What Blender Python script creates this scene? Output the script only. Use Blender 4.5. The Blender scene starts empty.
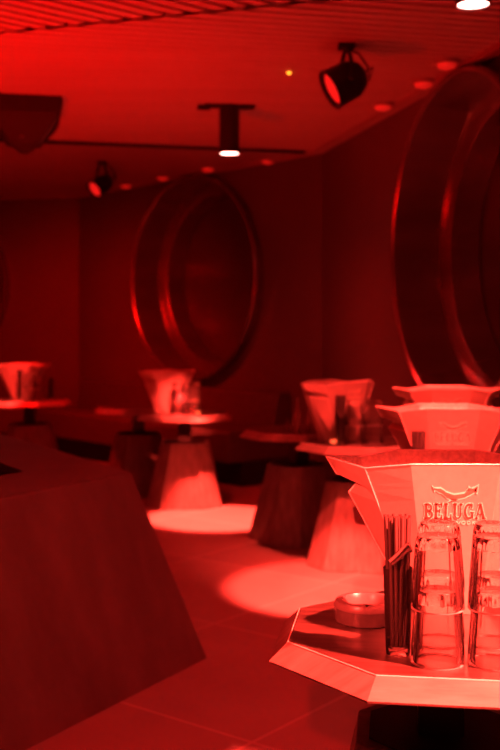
import bpy, bmesh, math, random
from mathutils import Vector, Matrix
random.seed(7)
S = bpy.context.scene
COL = S.collection
R = math.radians
PI = math.pi

# ------------------------------------------------------------------ camera
CAM_H = 1.24
cd = bpy.data.cameras.new('camera'); cam = bpy.data.objects.new('camera', cd); COL.objects.link(cam)
cam.location = (0, 0, CAM_H); cam.rotation_euler = (R(90), 0, 0)
cd.sensor_fit = 'VERTICAL'; cd.sensor_height = 36; cd.sensor_width = 24
cd.lens = 36 * 1050 / 750; cd.shift_y = -(375 - 328) / 750
cd.dof.use_dof = True; cd.dof.focus_distance = 1.98; cd.dof.aperture_fstop = 4.0
cd.clip_start = .05
S.camera = cam

# ------------------------------------------------------------------ world, exposure
w = bpy.data.worlds.new('world'); S.world = w; w.use_nodes = True
w.node_tree.nodes['Background'].inputs[0].default_value = (1, .002, .001, 1)
w.node_tree.nodes['Background'].inputs[1].default_value = .175
S.cycles.transparent_max_bounces = 40
S.view_settings.view_transform = 'Standard'; S.view_settings.look = 'None'
S.view_settings.exposure = 0; S.view_settings.gamma = 1; S.view_settings.use_curve_mapping = False

RED = (1, .036, .023)
DEEP = (1, .002, .001)

def spot(name, loc, target, power, deg, blend=.25, size=.04, color=RED):
    d = bpy.data.lights.new(name, 'SPOT'); d.energy = power; d.color = color
    d.spot_size = R(deg); d.spot_blend = blend; d.shadow_soft_size = size
    o = bpy.data.objects.new(name, d); COL.objects.link(o); o.location = loc
    o.rotation_euler = (Vector(target) - Vector(loc)).to_track_quat('-Z', 'Y').to_euler()
    return o

CEIL = 2.64
# visible downlights (their housings are built below)
LAMP_A = (.85, 4.0, 2.47); LAMP_B = (-.13, 6.6, 2.335)
# downlights beyond the top edge of the photograph, same make; I, J and E are added only to brighten things
LAMP_C = (.30, 3.45, 2.50); LAMP_D = (1.85, .90, 2.50); FILL_I = (.52, 2.12, 2.50); FILL_J = (-2.0, -.3, 2.50); FILL_E = (.15, 2.75, 2.50); LAMP_G = (.78, 1.9, 2.50)
def beam(L, target, power, deg, blend):
    spot('downlight_beam', (L[0], L[1], L[2] - .012), target, power, deg, blend)
LAMP_H = (-2.15, 8.25, 2.50)
beam(LAMP_A, (.78, 4.98, .8), 1300, 44, .9)
spot('downlight_spill', (LAMP_A[0], LAMP_A[1], LAMP_A[2] - .012), (1.0, 4.6, 0), 130, 135, 1.0, .04, DEEP)
beam(LAMP_B, (-.21, 6.85, 0), 5400, 25, .35)
spot('downlight_spill', (LAMP_B[0], LAMP_B[1], LAMP_B[2] - .012), (-.1, 7.2, 0), 100, 130, 1.0, .04, DEEP)
beam(LAMP_C, (.36, 4.98, 0), 5400, 20, .35)
beam(LAMP_D, (.47, 1.99, .74), 17000, 19, .4)
beam(FILL_E, (-.43, 7.22, .74), 14000, 6, .6)  # added fill beam that brightens the far downlit table
beam(LAMP_G, (.73, 3.75, .90), 3000, 17, .4)
beam(LAMP_H, (-2.05, 8.75, .6), 1500, 20, .4)
spot('downlight_spill', (LAMP_H[0], LAMP_H[1], LAMP_H[2] - .012), (-2.0, 9.5, .5), 480, 130, 1.0, .04, DEEP)  # extra wide red light added to lift the left wall
beam(FILL_I, (.44, 2.02, .64), 3000, 13, .7)  # added fill from straight above, brightens the tumblers
FILL_K = (-.25, 2.35, 2.50)
spot('added_floor_wash', (FILL_K[0], FILL_K[1], FILL_K[2] - .012), (-.15, 2.9, 0), 170, 125, 1.0, .06, DEEP)  # added red fill over the near floor, from an unseen fitting
beam(FILL_J, (.265, 2.14, .81), 4600, 8.2, .6)  # added narrow fill that lights the near bucket's left wing
# unseen red fill lamp added in the counter well to brighten the ceiling
UP = (-1.55, 4.6, .80)
spot('fill_uplight_beam', UP, (-1.3, 5.7, 2.64), 340, 150, 1.0, .12, DEEP)

# ------------------------------------------------------------------ materials
def mat(name, col, rough=.5, metal=0, grain=None, amount=.25, emit=None, trans=0, spec=.5, bump=0, coat=0):
    m = bpy.data.materials.new(name); m.use_nodes = True
    nt = m.node_tree; b = nt.nodes['Principled BSDF']
    b.inputs['Base Color'].default_value = (*col, 1)
    b.inputs['Roughness'].default_value = rough
    b.inputs['Metallic'].default_value = metal
    b.inputs['Specular IOR Level'].default_value = spec
    if coat:
        b.inputs['Coat Weight'].default_value = coat; b.inputs['Coat Roughness'].default_value = .12
    if trans:
        b.inputs['Transmission Weight'].default_value = trans; b.inputs['IOR'].default_value = 1.45
    if emit:
        b.inputs['Emission Color'].default_value = (*emit[0], 1); b.inputs['Emission Strength'].default_value = emit[1]
    if grain:
        tc = nt.nodes.new('ShaderNodeTexCoord'); mp = nt.nodes.new('ShaderNodeMapping')
        mp.inputs['Scale'].default_value = grain
        nz = nt.nodes.new('ShaderNodeTexNoise'); nz.inputs['Scale'].default_value = 1; nz.inputs['Detail'].default_value = 6
        nz.inputs['Roughness'].default_value = .6
        mx = nt.nodes.new('ShaderNodeMix'); mx.data_type = 'RGBA'
        mx.inputs['A'].default_value = (*[c * (1 - amount) for c in col], 1)
        mx.inputs['B'].default_value = (*[min(1, c * (1 + amount)) for c in col], 1)
        cr = nt.nodes.new('ShaderNodeMapRange'); cr.inputs['From Min'].default_value = .3; cr.inputs['From Max'].default_value = .7
        nt.links.new(tc.outputs['Object'], mp.inputs['Vector']); nt.links.new(mp.outputs['Vector'], nz.inputs['Vector'])
        nt.links.new(nz.outputs['Fac'], cr.inputs['Value']); nt.links.new(cr.outputs['Result'], mx.inputs['Factor'])
        nt.links.new(mx.outputs['Result'], b.inputs['Base Color'])
        if bump:
            bp = nt.nodes.new('ShaderNodeBump'); bp.inputs['Strength'].default_value = bump; bp.inputs['Distance'].default_value = .01
            nt.links.new(nz.outputs['Fac'], bp.inputs['Height']); nt.links.new(bp.outputs['Normal'], b.inputs['Normal'])
    return m

M = {}
M['ceiling'] = mat('ceiling_metal', (.5, .48, .46), .42, .0, (.4, 6, 6), .06)
M['ceiling_void'] = mat('ceiling_void', (.02, .02, .02), .8, grain=(3, 3, 3))
M['plaster'] = mat('soffit_paint', (.33, .31, .30), .55, grain=(2, 2, 2), amount=.08)
M['wall'] = mat('wall_panel', (.105, .098, .094), .5, grain=(1.2, 1.2, 1.2), amount=.12)
M['porthole'] = mat('porthole_lacquer', (.24, .22, .21), .24, .7, grain=(1, 1, 5), amount=.2)
M['porthole_back'] = mat('porthole_back', (.09, .085, .08), .3, .3, grain=(2, 2, 2), amount=.2)
M['upholstery'] = mat('upholstery', (.07, .062, .058), .6, grain=(20, 20, 20), amount=.15)
M['black'] = mat('matt_black', (.010, .009, .009), .75, grain=(8, 8, 8))
M['black_gloss'] = mat('black_satin_metal', (.02, .018, .018), .3, .3, grain=(8, 8, 8))
M['counter'] = mat('counter_lacquer', (.19, .175, .168), .38, .2, grain=(3, 3, 1.2), amount=.3)
M['counter_top'] = mat('counter_top', (.11, .10, .095), .45, grain=(4, 4, 4), amount=.2)
M['wood_top'] = mat('table_top_wood', (.045, .04, .036), .3, grain=(5, 70, 5), amount=.55, coat=.7, bump=.05)
M['wood_edge'] = mat('table_edge_wood', (.22, .2, .18), .45, grain=(6, 60, 6), amount=.3)
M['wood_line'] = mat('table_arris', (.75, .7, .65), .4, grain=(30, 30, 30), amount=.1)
M['wood_base'] = mat('pedestal_wood', (.20, .18, .165), .5, grain=(45, 45, 2.2), amount=.32)
M['bucket'] = mat('bucket_metal', (.55, .48, .42), .36, .45, grain=(60, 60, 60), amount=.06)
M['bucket_in'] = mat('bucket_lining', (.6, .55, .5), .4, .3, grain=(90, 90, 90), amount=.25)
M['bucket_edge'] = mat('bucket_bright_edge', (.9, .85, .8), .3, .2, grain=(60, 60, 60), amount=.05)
M['letter'] = mat('lettering_ink', (.085, .065, .05), .45, grain=(200, 200, 200), amount=.2)
M['emblem'] = mat('emblem_ink', (.2, .16, .12), .45, grain=(200, 200, 200), amount=.2)
M['letter_rim'] = mat('lettering_outline', (.9, .84, .72), .4, grain=(200, 200, 200), amount=.05)
M['glass'] = mat('clear_glass', (1, .985, .98), .06, trans=1)
M['straw'] = mat('black_straw', (.065, .06, .057), .22, grain=(9, 9, 9))
M['ashtray'] = mat('ashtray_black', (.06, .055, .055), .22, grain=(30, 30, 30), amount=.2)
M['ashtray_top'] = mat('ashtray_steel', (.11, .10, .10), .34, 0, grain=(30, 30, 30), amount=.1)
M['lens_lit'] = mat('lamp_lens_lit', (.8, .8, .8), .3, emit=((1, .36, .3), 14))
M['lens_dim'] = mat('lamp_lens_dim', (.5, .4, .4), .25, emit=((1, .012, .01), .7))
M['slot_lit'] = mat('small_lamp_lit', (.8, .7, .7), .3, emit=((1, .01, .006), .3))
M['amber'] = mat('amber_led', (.8, .5, .1), .3, emit=((1, .42, .03), 3))
M['white_led'] = mat('white_led', (.8, .8, .8), .3, emit=((1, .35, .3), 2.5))
M['bottle'] = mat('bottle_glass', (.35, .25, .22), .08, grain=(9, 9, 9), trans=.5)
M['wax'] = mat('candle_glow', (.8, .6, .5), .3, emit=((1, .1, .03), 1.6))

def thin_glass(name, scatter=0.0, rough=.05):
    """thin clear glass wall: straight-through light, Fresnel gloss, darker where seen edge-on"""
    m = bpy.data.materials.new(name); m.use_nodes = True; nt = m.node_tree; nt.nodes.remove(nt.nodes['Principled BSDF'])
    L = nt.links.new
    out = nt.nodes['Material Output']
    lw = nt.nodes.new('ShaderNodeLayerWeight'); lw.inputs['Blend'].default_value = .5
    rp = nt.nodes.new('ShaderNodeValToRGB'); e = rp.color_ramp.elements
    e[0].position = .0; e[0].color = (1, 1, 1, 1); e[1].position = 1; e[1].color = (.62, .61, .6, 1)
    for p, c in ((.45, .985), (.75, .94)):
        x_ = e.new(p); x_.color = (c, c * .99, c * .98, 1)
    tr = nt.nodes.new('ShaderNodeBsdfTransparent'); gl = nt.nodes.new('ShaderNodeBsdfGlossy'); gl.inputs['Roughness'].default_value = rough
    fr = nt.nodes.new('ShaderNodeFresnel'); fr.inputs['IOR'].default_value = 1.3
    mx = nt.nodes.new('ShaderNodeMixShader')
    L(lw.outputs['Facing'], rp.inputs['Fac']); L(rp.outputs['Color'], tr.inputs['Color'])
    L(fr.outputs['Fac'], mx.inputs['Fac']); L(tr.outputs['BSDF'], mx.inputs[1]); L(gl.outputs['BSDF'], mx.inputs[2])
    df = nt.nodes.new('ShaderNodeBsdfDiffuse'); df.inputs['Color'].default_value = (.9, .88, .86, 1)
    tl = nt.nodes.new('ShaderNodeBsdfTranslucent'); tl.inputs['Color'].default_value = (.9, .88, .86, 1)
    m1 = nt.nodes.new('ShaderNodeMixShader'); m1.inputs['Fac'].default_value = .5
    m2 = nt.nodes.new('ShaderNodeMixShader'); m2.inputs['Fac'].default_value = scatter
    L(df.outputs['BSDF'], m1.inputs[1]); L(tl.outputs['BSDF'], m1.inputs[2])
    L(mx.outputs['Shader'], m2.inputs[1]); L(m1.outputs['Shader'], m2.inputs[2])
    L(m2.outputs['Shader'], out.inputs['Surface'])
    return m
M['thin_glass'] = thin_glass('thin_glass_wall', .012)
M['glass_lip'] = thin_glass('painted_lip_glint', .8, .15)  # bright rim highlight put into the material as whitish scatter

def floor_mat():
    m = bpy.data.materials.new('floor_tile'); m.use_nodes = True; nt = m.node_tree; b = nt.nodes['Principled BSDF']
    tc = nt.nodes.new('ShaderNodeTexCoord'); mp = nt.nodes.new('ShaderNodeMapping')
    mp.inputs['Rotation'].default_value = (0, 0, R(38)); mp.inputs['Location'].default_value = (.13, .22, 0)
    br = nt.nodes.new('ShaderNodeTexBrick'); br.inputs['Scale'].default_value = 1
    br.inputs['Brick Width'].default_value = .9; br.inputs['Row Height'].default_value = .9
    br.inputs['Mortar Size'].default_value = .006; br.offset = 0
    br.inputs['Color1'].default_value = (.38, .36, .34, 1); br.inputs['Color2'].default_value = (.32, .3, .285, 1)
    br.inputs['Mortar'].default_value = (.55, .52, .5, 1)
    nz = nt.nodes.new('ShaderNodeTexNoise'); nz.inputs['Scale'].default_value = 2.3; nz.inputs['Detail'].default_value = 8
    mx = nt.nodes.new('ShaderNodeMix'); mx.data_type = 'RGBA'; mx.blend_type = 'MULTIPLY'; mx.inputs['Factor'].default_value = .35
    nt.links.new(tc.outputs['Object'], mp.inputs['Vector']); nt.links.new(mp.outputs['Vector'], br.inputs['Vector'])
    nt.links.new(tc.outputs['Object'], nz.inputs['Vector'])
    nt.links.new(br.outputs['Color'], mx.inputs['A']); nt.links.new(nz.outputs['Fac'], mx.inputs['B'])
    nt.links.new(mx.outputs['Result'], b.inputs['Base Color'])
    b.inputs['Roughness'].default_value = .5
    return m
M['floor'] = floor_mat()

# ------------------------------------------------------------------ builders
class MB:
    def __init__(s): s.v = []; s.f = []
    def add(s, vs, fs):
        n = len(s.v); s.v += [tuple(v) for v in vs]; s.f += [tuple(i + n for i in f) for f in fs]; return s
    def box(s, lo, hi, rz=0):
        (a, b, c), (d, e, f) = lo, hi
        vs = [(a, b, c), (d, b, c), (d, e, c), (a, e, c), (a, b, f), (d, b, f), (d, e, f), (a, e, f)]
        if rz:
            q = Matrix.Rotation(rz, 3, 'Z'); vs = [q @ Vector(v) for v in vs]
        return s.add(vs, [(3, 2, 1, 0), (4, 5, 6, 7), (0, 1, 5, 4), (1, 2, 6, 5), (2, 3, 7, 6), (3, 0, 4, 7)])
    def loft(s, rings, caps=(True, True)):
        n = len(rings[0]); vs = [p for r in rings for p in r]; fs = []
        for k in range(len(rings) - 1):
            for i in range(n):
                j = (i + 1) % n
                fs.append((k * n + i, k * n + j, (k + 1) * n + j, (k + 1) * n + i))
        if caps[0]: fs.append(tuple(reversed(range(n))))
        if caps[1]: fs.append(tuple(range((len(rings) - 1) * n, len(rings) * n)))
        return s.add(vs, fs)
    def lathe(s, prof, n=32, flute=None):
        # closed solid of revolution; profile points (r, z); r == 0 makes a pole
        vs = []; idx = []
        for k, (r, z) in enumerate(prof):
            if r == 0: idx.append([len(vs)]); vs.append((0, 0, z)); continue
            row = []
            for i in range(n):
                t = 2 * PI * i / n; rr = r
                if flute and k in flute[2]: rr = r * (1 + flute[1] * math.cos(flute[0] * t))
                row.append(len(vs)); vs.append((rr * math.cos(t), rr * math.sin(t), z))
            idx.append(row)
        fs = []
        for a, b in zip(idx, idx[1:]):
            for i in range(n):
                j = (i + 1) % n
                if len(a) == 1 and len(b) == 1: continue
                if len(a) == 1: fs.append((a[0], b[j], b[i]))
                elif len(b) == 1: fs.append((a[i], a[j], b[0]))
                else: fs.append((a[i], a[j], b[j], b[i]))
        return s.add(vs, fs)
    def tube(s, pts, r, n=8, closed=False):
        pts = [Vector(p) for p in pts]; rings = []; up = None
        N = len(pts)
        for i, p in enumerate(pts):
            if closed: d = (pts[(i + 1) % N] - pts[i - 1]).normalized()
            else: d = (pts[min(i + 1, N - 1)] - pts[max(i - 1, 0)]).normalized()
            if up is None: up = d.orthogonal().normalized()
            up = (up - d * up.dot(d)).normalized(); sd = d.cross(up)
            rings.append([p + (up * math.cos(2 * PI * k / n) + sd * math.sin(2 * PI * k / n)) * r for k in range(n)])
        if closed: rings.append(rings[0])
        return s.loft(rings, (not closed, not closed))
    def build(s, name, m, parent=None, smooth=None, bevel=0, solid=0):
        me = bpy.data.meshes.new(name); me.from_pydata(s.v, [], s.f); me.validate()
        bm = bmesh.new(); bm.from_mesh(me)
        bmesh.ops.remove_doubles(bm, verts=bm.verts, dist=1e-6)
        bmesh.ops.recalc_face_normals(bm, faces=bm.faces)
        bm.to_mesh(me); bm.free()
        if smooth is not None:
            me.polygons.foreach_set('use_smooth', [True] * len(me.polygons)); me.set_sharp_from_angle(angle=R(smooth))
        o = bpy.data.objects.new(name, me); COL.objects.link(o); me.materials.append(m)
        if bevel:
            b = o.modifiers.new('bevel', 'BEVEL'); b.width = bevel; b.segments = 2; b.limit_method = 'ANGLE'; b.angle_limit = R(25)
        if parent: o.parent = parent
        return o

def tag(o, label=None, cat=None, group=None, kind=None):
    if label: o['label'] = label
    if cat: o['category'] = cat
    if group: o['group'] = group
    if kind: o['kind'] = kind
    return o
def empty(name, loc=(0, 0, 0), rz=0):
    o = bpy.data.objects.new(name, None); COL.objects.link(o); o.location = loc; o.rotation_euler = (0, 0, rz)
    o.empty_display_size = .05
    return o
def copy_tree(o, parent=None):
    c = o.copy(); COL.objects.link(c)
    if parent: c.parent = parent
    for ch in list(o.children): copy_tree(ch, c)
    return c
def ngon(n, r, z, a0=0, cx=0, cy=0):
    return [(cx + r * math.cos(a0 + 2 * PI * i / n), cy + r * math.sin(a0 + 2 * PI * i / n), z) for i in range(n)]

# ------------------------------------------------------------------ setting
C1 = Vector((.566, 8.26, 0)); C2 = Vector((-1.80, 11.05, 0))
dm = (C2 - C1).normalized()                               # along the middle wall
dr = Vector((.225, -.974, 0)).normalized()                # along the right wall, towards the camera
dl = Vector((-.985, .17, 0)).normalized()                 # along the left wall
C0 = C1 + dr * 9.6
C3 = C2 + dl * 3.8
dk = Vector((-.62, -.785, 0)).normalized(); C4 = C3 + dk * 5.5

fl = MB().box((-7.5, -2.5, -.08), (4.2, 13, 0)).build('floor', M['floor']); tag(fl, kind='structure')

PR = .93; PZ = 1.69                                       # porthole radius, centre height
def wall(name, A, B, holes=(), mat_=None):
    """wall from A to B seen from the room, round holes at distances along it"""
    d = (B - A).normalized(); L = (B - A).length
    n = Vector((d.y, -d.x, 0))
    if n.dot(Vector((-.3, 4, 0)) - A) < 0: n = -n
    mb = MB(); T = .03
    def P(s, z, off=0): q = A + d * s + n * off; return (q.x, q.y, z)
    cuts = [0.0]
    for h in holes: cuts += [h - 1.15, h + 1.15]
    cuts.append(L)
    for k in range(len(cuts) - 1):
        a, b = cuts[k], cuts[k + 1]
        if k % 2 == 0:
            if b - a > .01: mb.add([P(a, 0), P(b, 0), P(b, CEIL), P(a, CEIL)], [(0, 1, 2, 3)])
        else:
            h = (a + b) / 2; N = 96; ci = []; co = []
            for i in range(N):
                t = 2 * PI * i / N; c_, s_ = math.cos(t), math.sin(t)
                ci.append(P(h + (PR - .02) * c_, PZ + (PR - .02) * s_))
                fx = 1.15 / max(abs(c_), 1e-6); fz = ((CEIL - PZ) if s_ > 0 else PZ) / max(abs(s_), 1e-6)
                f_ = min(fx, fz); co.append(P(h + f_ * c_, PZ + f_ * s_))
            vs = ci + co
            mb.add(vs, [(i, (i + 1) % N, N + (i + 1) % N, N + i) for i in range(N)])
            # corners of the rectangle
            for (ss, zz) in ((a, 0), (b, 0), (a, CEIL), (b, CEIL)):
                sg = 1 if ss == b else -1; zg = 1 if zz else -1
                ang = math.atan2((zz - PZ), sg * 1.15) % (2 * PI)
                i = int(ang / (2 * PI) * N) % N
                mb.add([co[i], co[(i + 1) % N], P(ss, zz)], [(0, 1, 2)])
    o = mb.build(name, mat_ or M['wall']); tag(o, kind='structure')
    return d, n
def porthole(A, d, n, s, label):
    c = A + d * s
    q = Matrix((( d.x, n.x, 0), (d.y, n.y, 0), (0, 0, 1)))   # local x along the wall, y into the room, z up
    root = empty('round_porthole', (c.x, c.y, PZ))
    tag(root, label, 'porthole', 'round portholes in the walls')
    def ring(prof, name, m, smooth=40):
        mb = MB(); N = 96; rings = []
        for (r, y) in prof:
            rings.append([q @ Vector((r * math.cos(2 * PI * i / N), y, r * math.sin(2 * PI * i / N))) for i in range(N)])
        mb.loft(rings, (False, False)); return mb.build(name, m, root, smooth)
    p = .09
    ring([(PR, -.02), (PR, p), (PR - .012, p + .012), (PR - .03, p + .012), (PR - .042, p), (PR - .05, -.02), (PR - .05, -.34), (PR - .02, -.34), (PR, -.02)], 'ring', M['porthole'])
    ring([(PR - .05, -.20), (PR - .09, -.20), (PR - .15, -.24), (PR - .17, -.42), (PR - .05, -.42), (PR - .05, -.20)], 'inner_ring', M['porthole'])
    mb = MB(); N = 96
    a = [q @ Vector(((PR - .1) * math.cos(2 * PI * i / N), -.43, (PR - .1) * math.sin(2 * PI * i / N))) for i in range(N)]
    b = [q @ Vector(((PR - .1) * math.cos(2 * PI * i / N), -.45, (PR - .1) * math.sin(2 * PI * i / N))) for i in range(N)]
    mb.loft([a, b]); mb.build('back_disc', M['porthole_back'], root, 40)
    return root, q

d_, n_r = wall('wall_right', C1, C0, (2.70, 6.6))
rp, qr = porthole(C1, d_, n_r, 2.70, 'large round porthole at the right, over the row of nearest tables')
d_, n_m = wall('wall_middle', C1, C2, (1.62,))
porthole(C1, d_, n_m, 1.62, 'whole round porthole with a lit lower lip, behind the lone downlit table')
d_, n_l = wall('wall_left', C2, C3, (1.70,))
porthole(C2, d_, n_l, 1.70, 'round porthole cut off by the left edge, only its dark right rim in view')
wall('wall_far_left', C3, C4)
# ceiling: two fields of metal slats meeting on a skewed joint, a plain soffit beyond
void = MB().box((-7.5, -2.5, CEIL + .035), (4.2, 13, CEIL + .08)).build('ceiling', M['ceiling_void']); tag(void, kind='structure')
J0 = Vector((-1.186, 4.98, 0)); J1 = Vector((.341, 4.48, 0)); jd = (J1 - J0).normalized(); jn = Vector((-jd.y, jd.x, 0))  # jn points away from camera
K0 = Vector((-1.84, 7.74, 0)); K1 = Vector((0, 8.17, 0)); kd = (K1 - K0).normalized(); kn = Vector((-kd.y, kd.x, 0))
def slats(name, ang, pitch, gap, clips, centre):
    bm = bmesh.new(); a = Vector((math.cos(ang), math.sin(ang), 0)); b = Vector((-a.y, a.x, 0))
    for i in range(-70, 71):
        y0 = i * pitch; y1 = y0 + pitch - gap; L = 8
        prof = [(y0, CEIL + .025), (y0 + .004, CEIL + .002), (y0 + .012, CEIL), (y1 - .012, CEIL), (y1 - .004, CEIL + .002), (y1, CEIL + .025)]
        rows = []
        for sx in (-L, L):
            rows.append([bm.verts.new((centre + a * sx + b * y).xy.to_3d() + Vector((0, 0, z))) for (y, z) in prof])
        for k in range(len(prof) - 1):
            bm.faces.new((rows[0][k], rows[0][k + 1], rows[1][k + 1], rows[1][k]))
    for (co, no) in clips:      # keep the side the normal points away from
        g = bm.verts[:] + bm.edges[:] + bm.faces[:]
        bmesh.ops.bisect_plane(bm, geom=g, plane_co=co, plane_no=no, clear_outer=True)
    me = bpy.data.meshes.new(name); bmesh.ops.recalc_face_normals(bm, faces=bm.faces); bm.to_mesh(me); bm.free()
    o = bpy.data.objects.new(name, me); COL.objects.link(o); me.materials.append(M['ceiling']); tag(o, kind='structure')
XB = [(Vector((3.6, 0, 0)), Vector((1, 0, 0))), (Vector((-7, 0, 0)), Vector((-1, 0, 0))), (Vector((0, -2.4, 0)), Vector((0, -1, 0)))]
slats('ceiling', R(13.2), .085, .022, [(J0 + jn * .02, -jn), (K0, kn)] + XB, Vector((0, 5, 0)))
slats('ceiling', R(41), .085, .024, [(J0 - jn * .02, jn)] + XB, Vector((0, 3, 0)))
def slab(name, pts, z0, z1, m):
    o = MB().loft([[(p[0], p[1], z0) for p in pts], [(p[0], p[1], z1) for p in pts]]).build(name, m); return tag(o, kind='structure')
ka, kb = K0 - kd * 4.8, K0 + kd * 4.4
slab('ceiling', [ka + kn * .06, kb + kn * .06, kb + kn * 4.6, ka + kn * 4.6], CEIL - .015, CEIL + .03, M['plaster'])
slab('gap_shade_back', [ka + kn * .0, kb + kn * .0, kb + kn * .06, ka + kn * .06], CEIL + .012, CEIL + .03, M['ceiling_void'])  # dark backing that paints in the shade of the soffit gap
slab('gap_shade_strip', [ka + kn * .03, kb + kn * .03, kb + kn * .06, ka + kn * .06], CEIL - .02, CEIL + .03, M['black'])  # black strip standing in for the shade inside the gap
# narrow trims where the ceiling meets the walls
for (A, B, n) in ((C1, C0, n_r), (C1, C2, n_m), (C2, C3, n_l)):
    slab('trim_1' if n is n_r else ('trim_2' if n is n_m else 'trim_3'), [A, B, B + n * .07, A + n * .07], CEIL - .03, CEIL + .01, M['plaster'])

# banquette along the middle and left walls
def banquette(A, B, n, label):
    d = (B - A).normalized()
    root = empty('banquette', tuple((A + B) / 2)); root.location.z = 0
    tag(root, label, 'bench', 'wall benches')
    off = Vector(root.location)
    def prism(prof, name, m, bev):
        r = []
        for P in (A, B):
            r.append([tuple(P + n * y - off + Vector((0, 0, z))) for (y, z) in prof])
        MB().loft(r).build(name, m, root, bevel=bev)
    prism([(.02, 0), (.52, 0), (.52, .19), (.02, .19)], 'plinth', M['black'], 0)
    prism([(.02, .19), (.66, .19), (.66, .42), (.64, .44), (.02, .44)], 'seat', M['upholstery'], .012)
    prism([(.02, .44), (.20, .44), (.15, .71), (.13, .72), (.02, .72)], 'backrest', M['upholstery'], .01)
banquette(C1 + dm * .35, C2 - dm * .28, n_m, 'dark wall bench with a black plinth, below the whole porthole')
banquette(C2 + dl * .28, C3, n_l, 'dark wall bench at far left behind the cut-off table')

# ------------------------------------------------------------------ island counter
def island():
    cx, cy = -2.2, 3.95; H = .70
    root = empty('island_counter', (cx, cy, 0))
    tag(root, 'big dark six-sided island counter with sloping sides at left foreground', 'counter')
    MB().loft([ngon(6, 2.04, 0), ngon(6, 1.752, H - .004), ngon(6, 1.36, H - .004), ngon(6, 1.36, .02)], (False, False)).build('body', M['counter'], root, bevel=.006)
    MB().loft([ngon(6, 1.75, H - .004), ngon(6, 1.745, H), ngon(6, 1.352, H), ngon(6, 1.352, H - .03)], (False, False)).build('countertop', M['counter_top'], root)
    MB().loft([ngon(6, 1.36, .40), ngon(6, 1.36, .42)]).build('well_shelf', M['black'], root)
island()
ul = empty('fill_uplighter', (UP[0], UP[1], .42))
tag(ul, 'unseen red fill lamp added in the well of the island counter', 'lamp')
MB().lathe([(0, 0), (.09, 0), (.09, .02), (.06, .03), (.06, .30), (.1, .34), (.09, .345), (.05, .32), (0, .32)], 24).build('housing', M['black_gloss'], ul, 40)

# ------------------------------------------------------------------ tables
TH = .64
def make_table():
    root = empty('cocktail_table')
    a8 = R(22.5); ca = 1 / math.cos(a8); ap = .292; zt = TH
    # octagon with flat front; a bevelled band flares out under the top
    MB().loft([ngon(8, (ap - .002) * ca, zt - .03, a8), ngon(8, ap * ca, zt - .001, a8), ngon(8, (ap - .003) * ca, zt, a8)]).build('top_panel', M['wood_top'], root)
    MB().loft([ngon(8, .27 * ca, zt - .040, a8), ngon(8, (ap + .035) * ca, zt - .040, a8), ngon(8, (ap + .036) * ca, zt - .036, a8), ngon(8, (ap + .001) * ca, zt - .002, a8), ngon(8, (ap - .001) * ca, zt - .03, a8), ngon(8, .27 * ca, zt - .032, a8), ngon(8, .27 * ca, zt - .040, a8)], (False, False)).build('edge_band', M['wood_edge'], root)
    MB().loft([ngon(8, .276 * ca, zt - .039, a8), ngon(8, .276 * ca, zt - .0305, a8)]).build('underside', M['black'], root)
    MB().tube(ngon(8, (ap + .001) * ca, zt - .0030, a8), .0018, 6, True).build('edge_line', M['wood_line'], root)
    MB().box((-.045, -.045, .43), (.045, .045, zt - .039)).build('stem', M['black_gloss'], root, bevel=.004)
    # faceted pedestal: wide faces with narrow cut corners
    def sq(r, c, z): return [(r, -c, z), (r, c, z), (c, r, z), (-c, r, z), (-r, c, z), (-r, -c, z), (-c, -r, z), (c, -r, z)]
    MB().loft([sq(.262, .15, 0.0), sq(.262, .15, .006), sq(.165, .085, .44)]).build('pedestal', M['wood_base'], root, bevel=.004)
    MB().loft([sq(.14, .07, .44), sq(.14, .07, .444)]).build('pedestal_cap', M['black'], root)
    return root
T0 = make_table()
tables = {
 'A': (.380, 2.095, -8, 'nearest octagonal cocktail table, carrying the glass stacks and ashtray in focus'),
 'B': (.68, 3.55, -4, 'octagonal cocktail table directly behind the nearest one, mostly hidden by its bucket'),
 'C': (.905, 4.72, -4, 'octagonal cocktail table third in the right row, only its bucket showing'),
 'D': (.585, 5.57, -14, 'octagonal cocktail table with brightly lit pedestal, left of the big bucket'),
 'E': (.29, 6.2, 28, 'dark octagonal cocktail table carrying only small bottles'),
 'F': (-.46, 7.42, 0, 'brightly downlit octagonal cocktail table beside the round floor light'),
 'G': (-.85, 8.0, 10, 'unlit octagonal cocktail table just behind the downlit one'),
 'H': (-1.84, 8.78, 0, 'far left octagonal cocktail table cut off by the photo edge'),
}
for i, (k, (x, y, rz, lab)) in enumerate(tables.items()):
    o = T0 if i == 0 else copy_tree(T0)
    o.location = (x, y, 0); o.rotation_euler = (0, 0, R(rz)); tag(o, lab, 'table', 'octagonal cocktail tables')

# ------------------------------------------------------------------ lettering helper: strokes -> flat extruded mesh
def strokes_mesh(mb, lines, P, grow=0, th=.0012):
    """lines: list of (points2d, width); P maps (x, z, out) to 3-D"""
    for pts, wd in lines:
        pts = [Vector(p) for p in pts]; L = []; Rr = []
        e = grow
        for i, p in enumerate(pts):
            if i == 0: t = (pts[1] - p).normalized(); p = p - t * e; n = t
            elif i == len(pts) - 1: t = (p - pts[i - 1]).normalized(); p = p + t * e; n = t
            else: n = ((pts[i + 1] - p).normalized() + (p - pts[i - 1]).normalized()).normalized()
            s = Vector((-n.y, n.x)) * (wd / 2 + e)
            L.append(p + s); Rr.append(p - s)
        for i in range(len(pts) - 1):
            q = [L[i], L[i + 1], Rr[i + 1], Rr[i]]
            mb.add([P(c.x, c.y, 0) for c in q] + [P(c.x, c.y, th) for c in q],
                   [(3, 2, 1, 0), (4, 5, 6, 7), (0, 1, 5, 4), (1, 2, 6, 5), (2, 3, 7, 6), (3, 0, 4, 7)])
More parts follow.
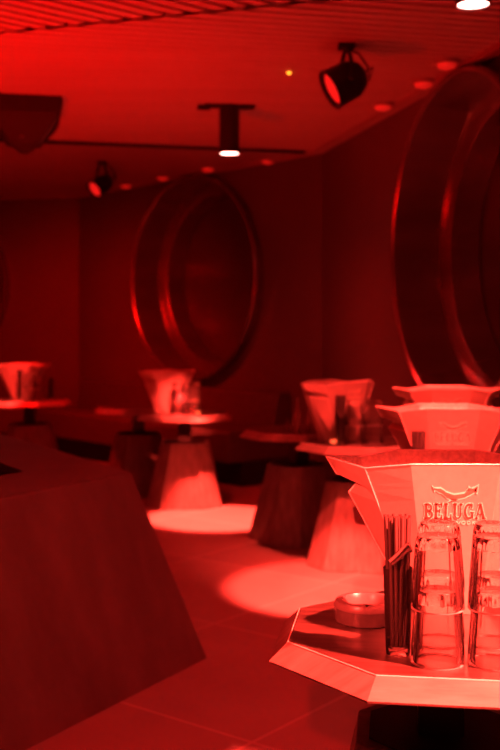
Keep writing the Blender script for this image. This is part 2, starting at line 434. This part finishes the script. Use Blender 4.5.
def arc(cx, cy, rx, ry, a0, a1, n=10):
    return [(cx + rx * math.cos(R(a0 + (a1 - a0) * i / n)), cy + ry * math.sin(R(a0 + (a1 - a0) * i / n))) for i in range(n + 1)]
def serif(x, y, w=.30): return ([(x - w / 2, y), (x + w / 2, y)], .07)
W = .17
LET = {
 'B': ([([(.16, 0), (.16, 1)], W), ([(0, .035), (.3, .035)], .07), ([(0, .965), (.3, .965)], .07),
        (arc(.32, .745, .25, .215, 90, -90), .13), (arc(.34, .27, .30, .235, 90, -90), .14)], .72),
 'E': ([([(.16, 0), (.16, 1)], W), ([(0, .04), (.62, .04)], .09), ([(0, .96), (.6, .96)], .09), ([(.16, .52), (.45, .52)], .08),
        ([(.45, .38), (.45, .66)], .07), ([(.62, 0), (.6, .28)], .07), ([(.6, 1), (.58, .74)], .07)], .70),
 'L': ([([(.16, 0), (.16, 1)], W), ([(0, .04), (.6, .04)], .09), ([(0, .965), (.32, .965)], .07), ([(.6, 0), (.58, .32)], .07)], .66),
 'U': ([([(.15, 1), (.15, .32)], W), (arc(.39, .32, .24, .28, 180, 360), .11), ([(.63, .32), (.63, 1)], .09),
        ([(0, .965), (.3, .965)], .07), ([(.5, .965), (.77, .965)], .07)], .82),
 'G': ([(arc(.40, .5, .32, .46, 55, 300, 16), .16), ([(.66, .06), (.66, .42)], .14), ([(.5, .44), (.8, .44)], .07), ([(.64, 1), (.62, .72)], .06)], .84),
 'A': ([([(.06, 0), (.38, 1)], .08), ([(.38, 1), (.68, 0)], W), ([(.2, .32), (.55, .32)], .07), ([(-.04, .035), (.2, .035)], .07), ([(.52, .035), (.84, .035)], .07)], .80),
 'N': ([([(.08, 0), (.08, 1)], .16), ([(.08, 1), (.6, 0)], .18), ([(.6, 0), (.6, 1)], .16)], .72),
 'O': ([(arc(.36, .5, .3, .44, 0, 360, 16), .16)], .78),
 'V': ([([(.02, 1), (.33, 0)], .18), ([(.33, 0), (.64, 1)], .16)], .68),
 'D': ([([(.1, 0), (.1, 1)], .16), (arc(.16, .5, .42, .44, 90, -90, 12), .16)], .70),
 'K': ([([(.1, 0), (.1, 1)], .16), ([(.12, .45), (.58, 1)], .16), ([(.25, .55), (.62, 0)], .17)], .68),
 ' ': ([], .5),
}
def word(text, height, width):
    adv = sum(LET[c][1] for c in text); gap = .08 * (len(text) - 1); sx = width / (adv + gap); x = -width / 2; out = []
    for c in text:
        st, a = LET[c]
        for pts, wd in st:
            out.append(([(x + p[0] * sx, (p[1] - .5) * height) for p in pts], wd * (sx + height) / 2))
        x += (a + .08) * sx
    return out

# ------------------------------------------------------------------ ice bucket
def make_bucket():
    root = empty('ice_bucket'); H = .319
    # quarter outline per level, mirrored: wing tip (T), corner (C), front panel end (F); heights differ round the rim
    T = [(.259, .319), (.236, .282), (.188, .269), (.2095, .243), (.078, 0)]
    Ct, Cb = Vector((.183, .090, .306)), Vector((.068, .060, 0))
    Ft, Fb = Vector((.092, .128, .319)), Vector((.054, .086, 0))
    hs = [1, .885, .845, .765, 0]
    rings = []
    for k in range(5):
        t = Vector((T[k][0], 0, T[k][1])); c = Cb.lerp(Ct, hs[k]); f = Fb.lerp(Ft, hs[k])
        q = [t, c, f]
        ring = [(t.x, 0, t.z), (c.x, c.y, c.z), (f.x, f.y, f.z), (-f.x, f.y, f.z), (-c.x, c.y, c.z), (-t.x, 0, t.z),
                (-c.x, -c.y, c.z), (-f.x, -f.y, f.z), (f.x, -f.y, f.z), (c.x, -c.y, c.z)]
        rings.append(ring)
    MB().loft(rings, (False, True)).build('shell', M['bucket'], root)
    # lining: rim face and hollow
    def shr(ring, sx, sy, dz): return [(x * sx, y * sy, z + dz) for x, y, z in ring]
    MB().loft([rings[0], shr(rings[0], .965, .955, 0), shr(rings[0], .95, .94, -.012), shr(rings[3], .82, .86, 0), shr(rings[4], .9, .9, .02)], (False, True)).build('lining', M['bucket_in'], root)
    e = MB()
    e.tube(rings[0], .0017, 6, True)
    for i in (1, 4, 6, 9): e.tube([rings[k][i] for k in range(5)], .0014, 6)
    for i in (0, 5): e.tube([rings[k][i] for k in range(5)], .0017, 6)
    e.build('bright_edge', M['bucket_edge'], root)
    # front panel plane
    top = Vector((0, -Ft.y, Ft.z)); bot = Vector((0, -Fb.y, Fb.z)); up = (top - bot).normalized(); nrm = Vector((0, -up.z, up.y))
    def plane(h):
        o0 = bot + up * h
        def P(x, z, out): return o0 + Vector((x, 0, 0)) + up * z + nrm * (out + .0004)
        return P
    wl = word('BELUGA', .032, .126)
    m2 = MB(); strokes_mesh(m2, wl, plane(.223), .0017, .0008); m2.build('lettering_outline', M['letter_rim'], root)
    m1 = MB(); strokes_mesh(m1, wl, plane(.223), 0, .0016); m1.build('lettering', M['letter'], root)
    m3 = MB(); strokes_mesh(m3, word('NOBLE VODKA', .0075, .112), plane(.1985), 0, .0012); m3.build('small_lettering', M['letter_rim'], root)
    # fish emblem over the name: long curved fish with tail, back fin and barbed snout
    P = plane(.262); s = .042
    upper = [(-1, .24), (-.70, .25), (-.45, .06), (-.05, -.08), (.42, -.01), (.74, .20), (.90, .27), (1.05, .33)]
    lower = [(-1, .18), (-.82, .05), (-.60, -.06), (-.38, -.28), (.05, -.34), (.48, -.24), (.78, -.08), (1.02, .06)]
    def fish(mb, g, th):
        U = [(x * s, z * s + g) for x, z in upper]; L = [(x * s, z * s - g) for x, z in lower]
        n = len(U); vs = [P(x, z, 0) for x, z in U + L] + [P(x, z, th) for x, z in U + L]; fs = []
        for i in range(n - 1):
            fs.append((2 * n + i, 2 * n + i + 1, 3 * n + i + 1, 3 * n + i))
            fs.append((i, i + 1, 2 * n + i + 1, 2 * n + i)); fs.append((n + i, n + i + 1, 3 * n + i + 1, 3 * n + i))
        mb.add(vs, fs)
        for tri in ([(-.95, .18), (-1.12, .34), (-1.02, .08)], [(.55, .08), (.66, .32), (.76, .2)], [(-.15, -.32), (-.36, -.48), (.12, -.34)], [(.85, .1), (1.12, .40), (1.08, -.02)]):
            c = Vector((sum(p[0] for p in tri) / 3, sum(p[1] for p in tri) / 3))
            q = [Vector(p) * s + (Vector(p) - c).normalized() * g * 1.3 for p in tri]
            mb.add([P(p.x, p.y, 0) for p in q] + [P(p.x, p.y, th) for p in q], [(0, 1, 2), (3, 4, 5), (0, 1, 4, 3), (1, 2, 5, 4), (2, 0, 3, 5)])
    a = MB(); fish(a, .0020, .0008); a.build('emblem_outline', M['letter_rim'], root)
    a = MB(); fish(a, -.0012, .0016); strokes_mesh(a, [([(-.7 * s, .12 * s), (-.3 * s, -.12 * s), (.1 * s, -.22 * s), (.5 * s, -.12 * s), (.85 * s, .1 * s)], .0016)], P, 0, .002)
    a.build('emblem', M['emblem'], root)
    return root
B0 = make_bucket()
buckets = {
 'A': (.425, 2.285, -1, 'nearest faceted ice bucket with winged rim and name lettering, behind the glass stacks'),
 'B': (.709, 3.76, -3, 'middle of three faceted ice buckets in the right row, name half hidden'),
 'C': (.932, 4.95, -3, 'topmost and farthest of three ice buckets lined up at right'),
 'D': (.463, 5.55, 42, 'turned ice bucket beside dim glass stacks, left of the large buckets'),
 'F': (-.59, 7.50, 38, 'blurred ice bucket on the brightly downlit table'),
 'H': (-1.93, 8.86, 4, 'blurred ice bucket on the far left cut-off table'),
}
for i, (k, (x, y, rz, lab)) in enumerate(buckets.items()):
    o = B0 if i == 0 else copy_tree(B0)
    o.location = (x, y, TH + .0005); o.rotation_euler = (0, 0, R(rz)); tag(o, lab, 'ice bucket', 'faceted ice buckets')
    if k in 'FH': o.scale = (.93, .93, .93)

# ------------------------------------------------------------------ glasses
GH = .13; GO = .097
def make_tumbler():
    prof = [(0, .108), (.034, .108), (.0357, .104), (.0452, .002), (.0458, .0), (.0476, .0), (.0480, .002), (.0462, .022), (.0398, .108), (.0385, .118), (.0372, .126), (.0345, .130), (.012, .128), (0, .128)]
    o = MB().lathe(prof, 112, (14, .035, (7, 8, 9))).build('tumbler', M['thin_glass'], None, 50)
    o.data.materials.append(M['glass']); o.data.materials.append(M['glass_lip'])
    for p in o.data.polygons:
        if p.center.z > .1065: p.material_index = 1
        elif p.center.z < .0021: p.material_index = 2
    return o
G0 = make_tumbler(); used = [False]
def tumbler(x, y, z, label, group):
    o = G0 if not used[0] else G0.copy()
    if used[0]: COL.objects.link(o)
    used[0] = True
    o.location = (x, y, z); o.rotation_euler = (0, 0, random.uniform(0, .5)); tag(o, label, 'glass', group)
near = [(.3366, 1.885, 'front left'), (.4385, 1.88, 'front right'), (.362, 2.01, 'rear left'), (.466, 2.0, 'rear right')]
for x, y, nm in near:
    tumbler(x, y, TH + .0005, 'upside-down clear tumbler at the bottom of the %s stack on the nearest table' % nm, 'tumblers on the nearest table')
    tumbler(x, y, TH + .0005 + GO, 'upside-down clear tumbler on top of the %s stack on the nearest table' % nm, 'tumblers on the nearest table')
def stack(px, y, nm, tn, n=2):
    x = (px - 250) * y / 1050
    for k in range(n):
        tumbler(x, y, TH + .0005 + GO * k, 'upside-down tumbler %s the %s stack on the %s' % (('at the bottom of', 'on top of')[k], nm, tn), 'tumblers on the ' + tn)
stack(355, 5.40, 'left', 'dim table with bright pedestal'); stack(374, 5.44, 'right', 'dim table with bright pedestal')
stack(178.5, 7.22, 'left', 'downlit table'); stack(194, 7.22, 'right', 'downlit table'); stack(186.5, 7.32, 'middle', 'downlit table')
stack(29.5, 8.64, 'left', 'far left table'); stack(39, 8.72, 'right', 'far left table')
stack(440, 3.42, 'left', 'second table of right row', 1); stack(476, 3.42, 'right', 'second table of right row', 1)

# straw holders
def make_holder():
    return MB().lathe([(0, .014), (.0195, .014), (.0215, .018), (.0258, .159), (.0265, .160), (.0273, .159), (.0228, .012), (.0218, .002), (.020, 0), (.006, .002), (0, .002)], 40).build('highball_glass', M['thin_glass'], None, 40)
def make_straw(L=.238):
    n = 10; r = .0035; mb = MB()
    mb.loft([ngon(n, r * .8, L), ngon(n, r, L), ngon(n, r, 0), ngon(n, r * .8, 0), ngon(n, r * .8, L)], (False, False))
    return mb.build('drinking_straw', M['straw'], None, 40)
H0 = make_holder(); S0 = make_straw(); first = [True]
hexp = [(0, 0)] + [(.0074 * math.cos(R(60 * i)), .0074 * math.sin(R(60 * i))) for i in range(6)] + [(.0135 * math.cos(R(30 * i + 12)), .0135 * math.sin(R(30 * i + 12))) for i in range(11)]
def straws(x, y, where, pts):
    global H0
    o = H0 if first[0] else H0.copy()
    if not first[0]: COL.objects.link(o)
    o.location = (x, y, TH + .0005); tag(o, 'tall slim glass holding black straws on the %s' % where, 'glass')
    for i, (a, b) in enumerate(pts):
        s = S0 if (first[0] and i == 0) else S0.copy()
        if not (first[0] and i == 0): COL.objects.link(s)
        lean = .26
        top = Vector((a * lean / .15 * .45, b * lean / .15 * .45, .245))
        s.rotation_euler = Vector((0, 0, 1)).rotation_difference(top.normalized()).to_euler()
        s.location = (x + a, y + b, TH + .0155 + random.uniform(0, .004))
        tag(s, 'straight black straw standing in the slim glass on the %s' % where, 'straw', 'straws on the ' + where)
    first[0] = False
SX, SY = (398 - 250) * 1.93 / 1050, 1.93
straws(SX, SY, 'nearest table', hexp)
straws((418 - 250) * 3.5 / 1050, 3.5, 'second table of right row', hexp[:12])
straws((341 - 250) * 5.38 / 1050, 5.38, 'dim table with bright pedestal', hexp)
straws((19 - 250) * 8.62 / 1050, 8.62, 'far left table', hexp[:12])
# two bendy straws hooked over the rim of the near straw glass
for k, (dx, dz) in enumerate(((0, 0), (.004, .007))):
    b = MB(); x0 = SX + .0235 - .006 * k; y0 = SY - .0285 - .003 * k
    z0 = TH + .198 + dz
    b.tube([(0, .0265, -.008), (-.001, .022, -.003), (-.003, .008, .001), (-.006, .001, .0015), (-.012, 0, -.003), (-.024, -.001, -.0145), (-.038, -.002, -.027)], .0031, 10)
    o = b.build('drinking_straw', M['straw'], None, 40); o.location = (x0, y0, z0)
    tag(o, ['lower', 'upper'][k] + ' of two slanting bent straws across the straw glass on nearest table', 'straw')

# ashtray
at = empty('ashtray', ((366 - 250) * 2.16 / 1050, 2.155, TH))
tag(at, 'round dark ashtray with a steel lid ring on the nearest table', 'ashtray')
MB().lathe([(0, 0), (.062, 0), (.065, .003), (.065, .030), (.058, .030), (.056, .01), (0, .008)], 48).build('bowl', M['ashtray'], at, 40)
lid = MB(); n = 72; rings = []
for (r, z) in ((.066, .030), (.066, .036), (.062, .043), (.050, .044), (.045, .036), (.043, .022), (.056, .029), (.066, .030)):
    row = []
    for i in range(n):
        t = 2 * PI * i / n; zz = z
        if z > .04 and i % 24 == 5: zz = z - .004
        row.append((r * math.cos(t), r * math.sin(t), zz))
    rings.append(row)
lid.loft(rings, (False, False)).build('lid_ring', M['ashtray_top'], at, 40)

# small bottles and candle on the dark table
def bottle(px, y, h, r, label):
    x = (px - 250) * y / 1050
    root = empty('bottle', (x, y, TH)); tag(root, label, 'bottle', 'small bottles on the dark table')
    MB().lathe([(0, 0), (r * .9, 0), (r, .006), (r, h * .5), (r * .85, h * .6), (r * .42, h * .74), (r * .38, h * .92), (0, h * .92)], 24).build('body', M['bottle'], root, 40)
    MB().lathe([(0, h * .92), (r * .46, h * .92), (r * .46, h), (0, h)], 20).build('cap', M['ashtray_top'], root, 40)
bottle(297, 5.98, .20, .022, 'tall small bottle left of the turned ice bucket')
bottle(308.5, 6.0, .13, .022, 'short squat bottle between the tall bottle and the turned bucket')
bottle(287.5, 6.1, .075, .012, 'tiny bottle left of the tall small bottle')
def votive(px, y, label):
    x = (px - 250) * y / 1050
    root = empty('votive_candle', (x, y, TH)); tag(root, label, 'candle')
    MB().lathe([(0, 0), (.02, 0), (.024, .04), (.022, .04), (.018, .012), (0, .012)], 24).build('cup', M['glass'], root, 40)
    MB().lathe([(0, .0125), (.0155, .0125), (.0155, .028), (0, .029)], 20).build('wax', M['wax'], root, 40)
votive(333.5, 5.36, 'small glowing candle cup in front of the turned ice bucket')
votive(198, 7.2, 'small bright candle cup right of the stacks on the downlit table')

# ------------------------------------------------------------------ ceiling fittings
def downlight(loc, label, r=.062, group='cylindrical downlights'):
    x, y, z = loc
    root = empty('downlight', (x, y, CEIL)); tag(root, label, 'lamp', group)
    h = CEIL - z
    MB().lathe([(0, -.012), (r * 1.02, -.012), (r * 1.05, -.02), (r * 1.05, -h), (r * .96, -h), (r * .94, -h + .016), (0, -h + .016)], 36).build('housing', M['black_gloss'], root, 40)
    MB().lathe([(0, -h + .012), (r * .94, -h + .012), (r * .94, -h + .004), (r * .5, -h + .001), (0, -h)], 36).build('lens', M['lens_lit'], root, 40)
    MB().box((-.16, -.045, -.016), (.16, .045, 0), R(8)).build('track_plate', M['black'], root, bevel=.003)
    MB().box((-.20, -.02, -.03), (-.12, .03, -.004), R(8)).build('track_adapter', M['black'], root, bevel=.003)
downlight(LAMP_A, 'lit downlight cut off by the top edge at upper right')
downlight(LAMP_B, 'lit black cylindrical downlight on a plate above the downlit table')
downlight(LAMP_C, 'lit downlight aimed at the floor between the tables, above the photo')
downlight(LAMP_D, 'lit downlight over the nearest table, above the photo')
downlight(LAMP_H, 'lit downlight over the far left table, left of the photo')
downlight(FILL_I, 'unseen downlight added straight over the tumbler stacks to brighten them')
downlight(FILL_J, 'unseen downlight added behind the viewer to brighten the near bucket wing')
downlight(FILL_K, 'unseen red wash downlight added to brighten the open floor beside the island counter')
downlight(FILL_E, 'unseen downlight added to brighten the downlit table far back')
downlight(LAMP_G, 'lit downlight aimed at the second bucket of the right row, above the photo')

def par_can(loc, aim, r, L, label, lens_mat, drop):
    root = empty('stage_lamp', (loc[0], loc[1], CEIL)); tag(root, label, 'lamp', 'yoke stage lamps')
    a = Vector(aim).normalized(); q = a.to_track_quat('Z', 'Y').to_matrix()     # lathe z -> aim
    c = Vector((0, 0, -drop))
    def put(mb, name, m, sm=40):
        mb.v = [tuple(c + q @ Vector(v)) for v in mb.v]; return mb.build(name, m, root, sm)
    can = put(MB().lathe([(0, -L * .5), (r * .5, -L * .5), (r * .72, -L * .42), (r * .98, -L * .15), (r, L * .3), (r * 1.04, L * .5), (r * .92, L * .5), (r * .86, L * .36), (0, L * .36)], 32), 'can', M['black_gloss'])
    put(MB().lathe([(0, L * .375), (r * .84, L * .375), (r * .8, L * .40), (0, L * .44)], 28), 'lens', lens_mat)
    side = a.cross(Vector((0, 0, 1))).normalized()
    top = Vector((0, 0, -.02)); mb = MB()
    for s in (-1, 1):
        e = c + side * s * r * 1.08
        mb.tube([top, top + side * s * r * .45 + Vector((0, 0, -.02)), e.lerp(top, .55) + side * s * r * .35, e + Vector((0, 0, .04)), e], .011, 8)
    mb.build('yoke', M['black'], root, 40)
    k = MB()
    for s in (-1, 1):
        e = c + side * s * r * 1.08; k.tube([e - side * s * .02, e + side * s * .02], .016, 10)
    k.build('yoke_knob', M['black'], root, 40)
    MB().box((-.04, -.04, -.025), (.04, .04, .02)).build('clamp', M['black'], root, bevel=.004)
    cb = MB(); t2 = c - a * L * .5
    cb.tube([top, Vector((.06, 0, -.045)), Vector((.105, 0, -.11)), Vector((.115, 0, -.18)), t2 + Vector((.05, .0, .03)), t2 + Vector((.0, 0, .0))], .006, 8)
    cb.build('cable', M['black'], root, 40)
par_can((.475, 5.18), (-.86, -.16, -.48), .098, .19, 'large black stage lamp with yoke and looped cable below the slatted ceiling', M['lens_dim'], .185)
par_can((-1.235, 8.75), (-.6, -.62, -.55), .075, .2, 'smaller black stage lamp with glowing red lens near the left ceiling edge', M['lens_dim'], .205)

# hanging faceted black speaker
hs = empty('hanging_speaker', (-1.40, 6.5, CEIL)); tag(hs, 'black inverted-pyramid loudspeaker hanging from the ceiling at upper left', 'speaker')
A4 = R(57)
prof = [(.318, 0), (.312, -.02), (.295, -.10), (.270, -.135), (.125, -.265), (.03, -.32)]
MB().loft([ngon(4, r_, z_, A4) for r_, z_ in prof]).build('cabinet', M['black'], hs, bevel=.004)
for i in range(4):
    t = A4 + PI / 2 * i
    MB().tube([((r_ + .003) * math.cos(t), (r_ + .003) * math.sin(t), z_) for r_, z_ in prof[1:5]], .008, 6).build('corner_trim', M['black_gloss'], hs)
for k in range(3):
    t = A4 + PI * 1.5 + .5 + .25 * k
    MB().lathe([(0, 0), (.014, 0), (.012, .02), (0, .022)], 12).build('knob', M['ashtray_top'], hs, 40).location = (-.09 + .05 * k, -.13 + .012 * k, -.20 - .02 * k)

# row of small lamps along the ceiling edge
wl = []
for (px, row) in ((470, 62), (435, 81), (392, 104)): wl.append((px, row, n_r, dr))
for (px, row) in ((270, 159), (210, 167), (165, 176), (128, 184)): wl.append((px, row, n_m, dm))
ref = ['first small recessed lamp of the right ceiling edge, nearest the top right corner', 'second small recessed lamp along the right ceiling edge', 'third small recessed lamp along the right ceiling edge, above the porthole rim',
       'small recessed lamp on the middle ceiling edge right of the hanging downlight', 'small recessed lamp on the middle ceiling edge just left of the hanging downlight', 'small recessed lamp on the ceiling edge above the whole porthole', 'small recessed lamp on the ceiling edge beside the smaller stage lamp']
for i, (px, row, n, d) in enumerate(wl):
    y = (CEIL - CAM_H) * 1050 / (328 - row); x = (px - 250) * y / 1050
    f_ = (.13, .07, .06)[i] if i < 3 else .025
    x, y = x + n.x * f_, y + n.y * f_
    root = empty('recessed_lamp', (x, y, CEIL - .015)); tag(root, ref[i], 'lamp', 'small recessed lamps along the ceiling edge')
    MB().lathe([(0, .014), (.07, .014), (.068, -.004), (.056, -.006), (.056, -.002), (0, -.002)], 24).build('bezel', M['plaster'], root, 40)
    MB().lathe([(0, -.0025), (.054, -.0025), (.046, -.02), (.02, -.03), (0, -.031)], 24).build('lens', M['slot_lit'], root, 40)
y = 1.4 * 1050 / (328 - 71)
smd = empty('smoke_detector', ((289 - 250) * y / 1050, y, CEIL)); tag(smd, 'tiny ceiling sensor with an amber light left of the large stage lamp', 'sensor')
MB().lathe([(0, 0), (.016, 0), (.015, -.006), (0, -.008)], 20).build('housing', M['plaster'], smd, 40)
MB().lathe([(0, -.0075), (.012, -.0075), (.009, -.016), (0, -.019)], 16).build('indicator_light', M['amber'], smd, 40)
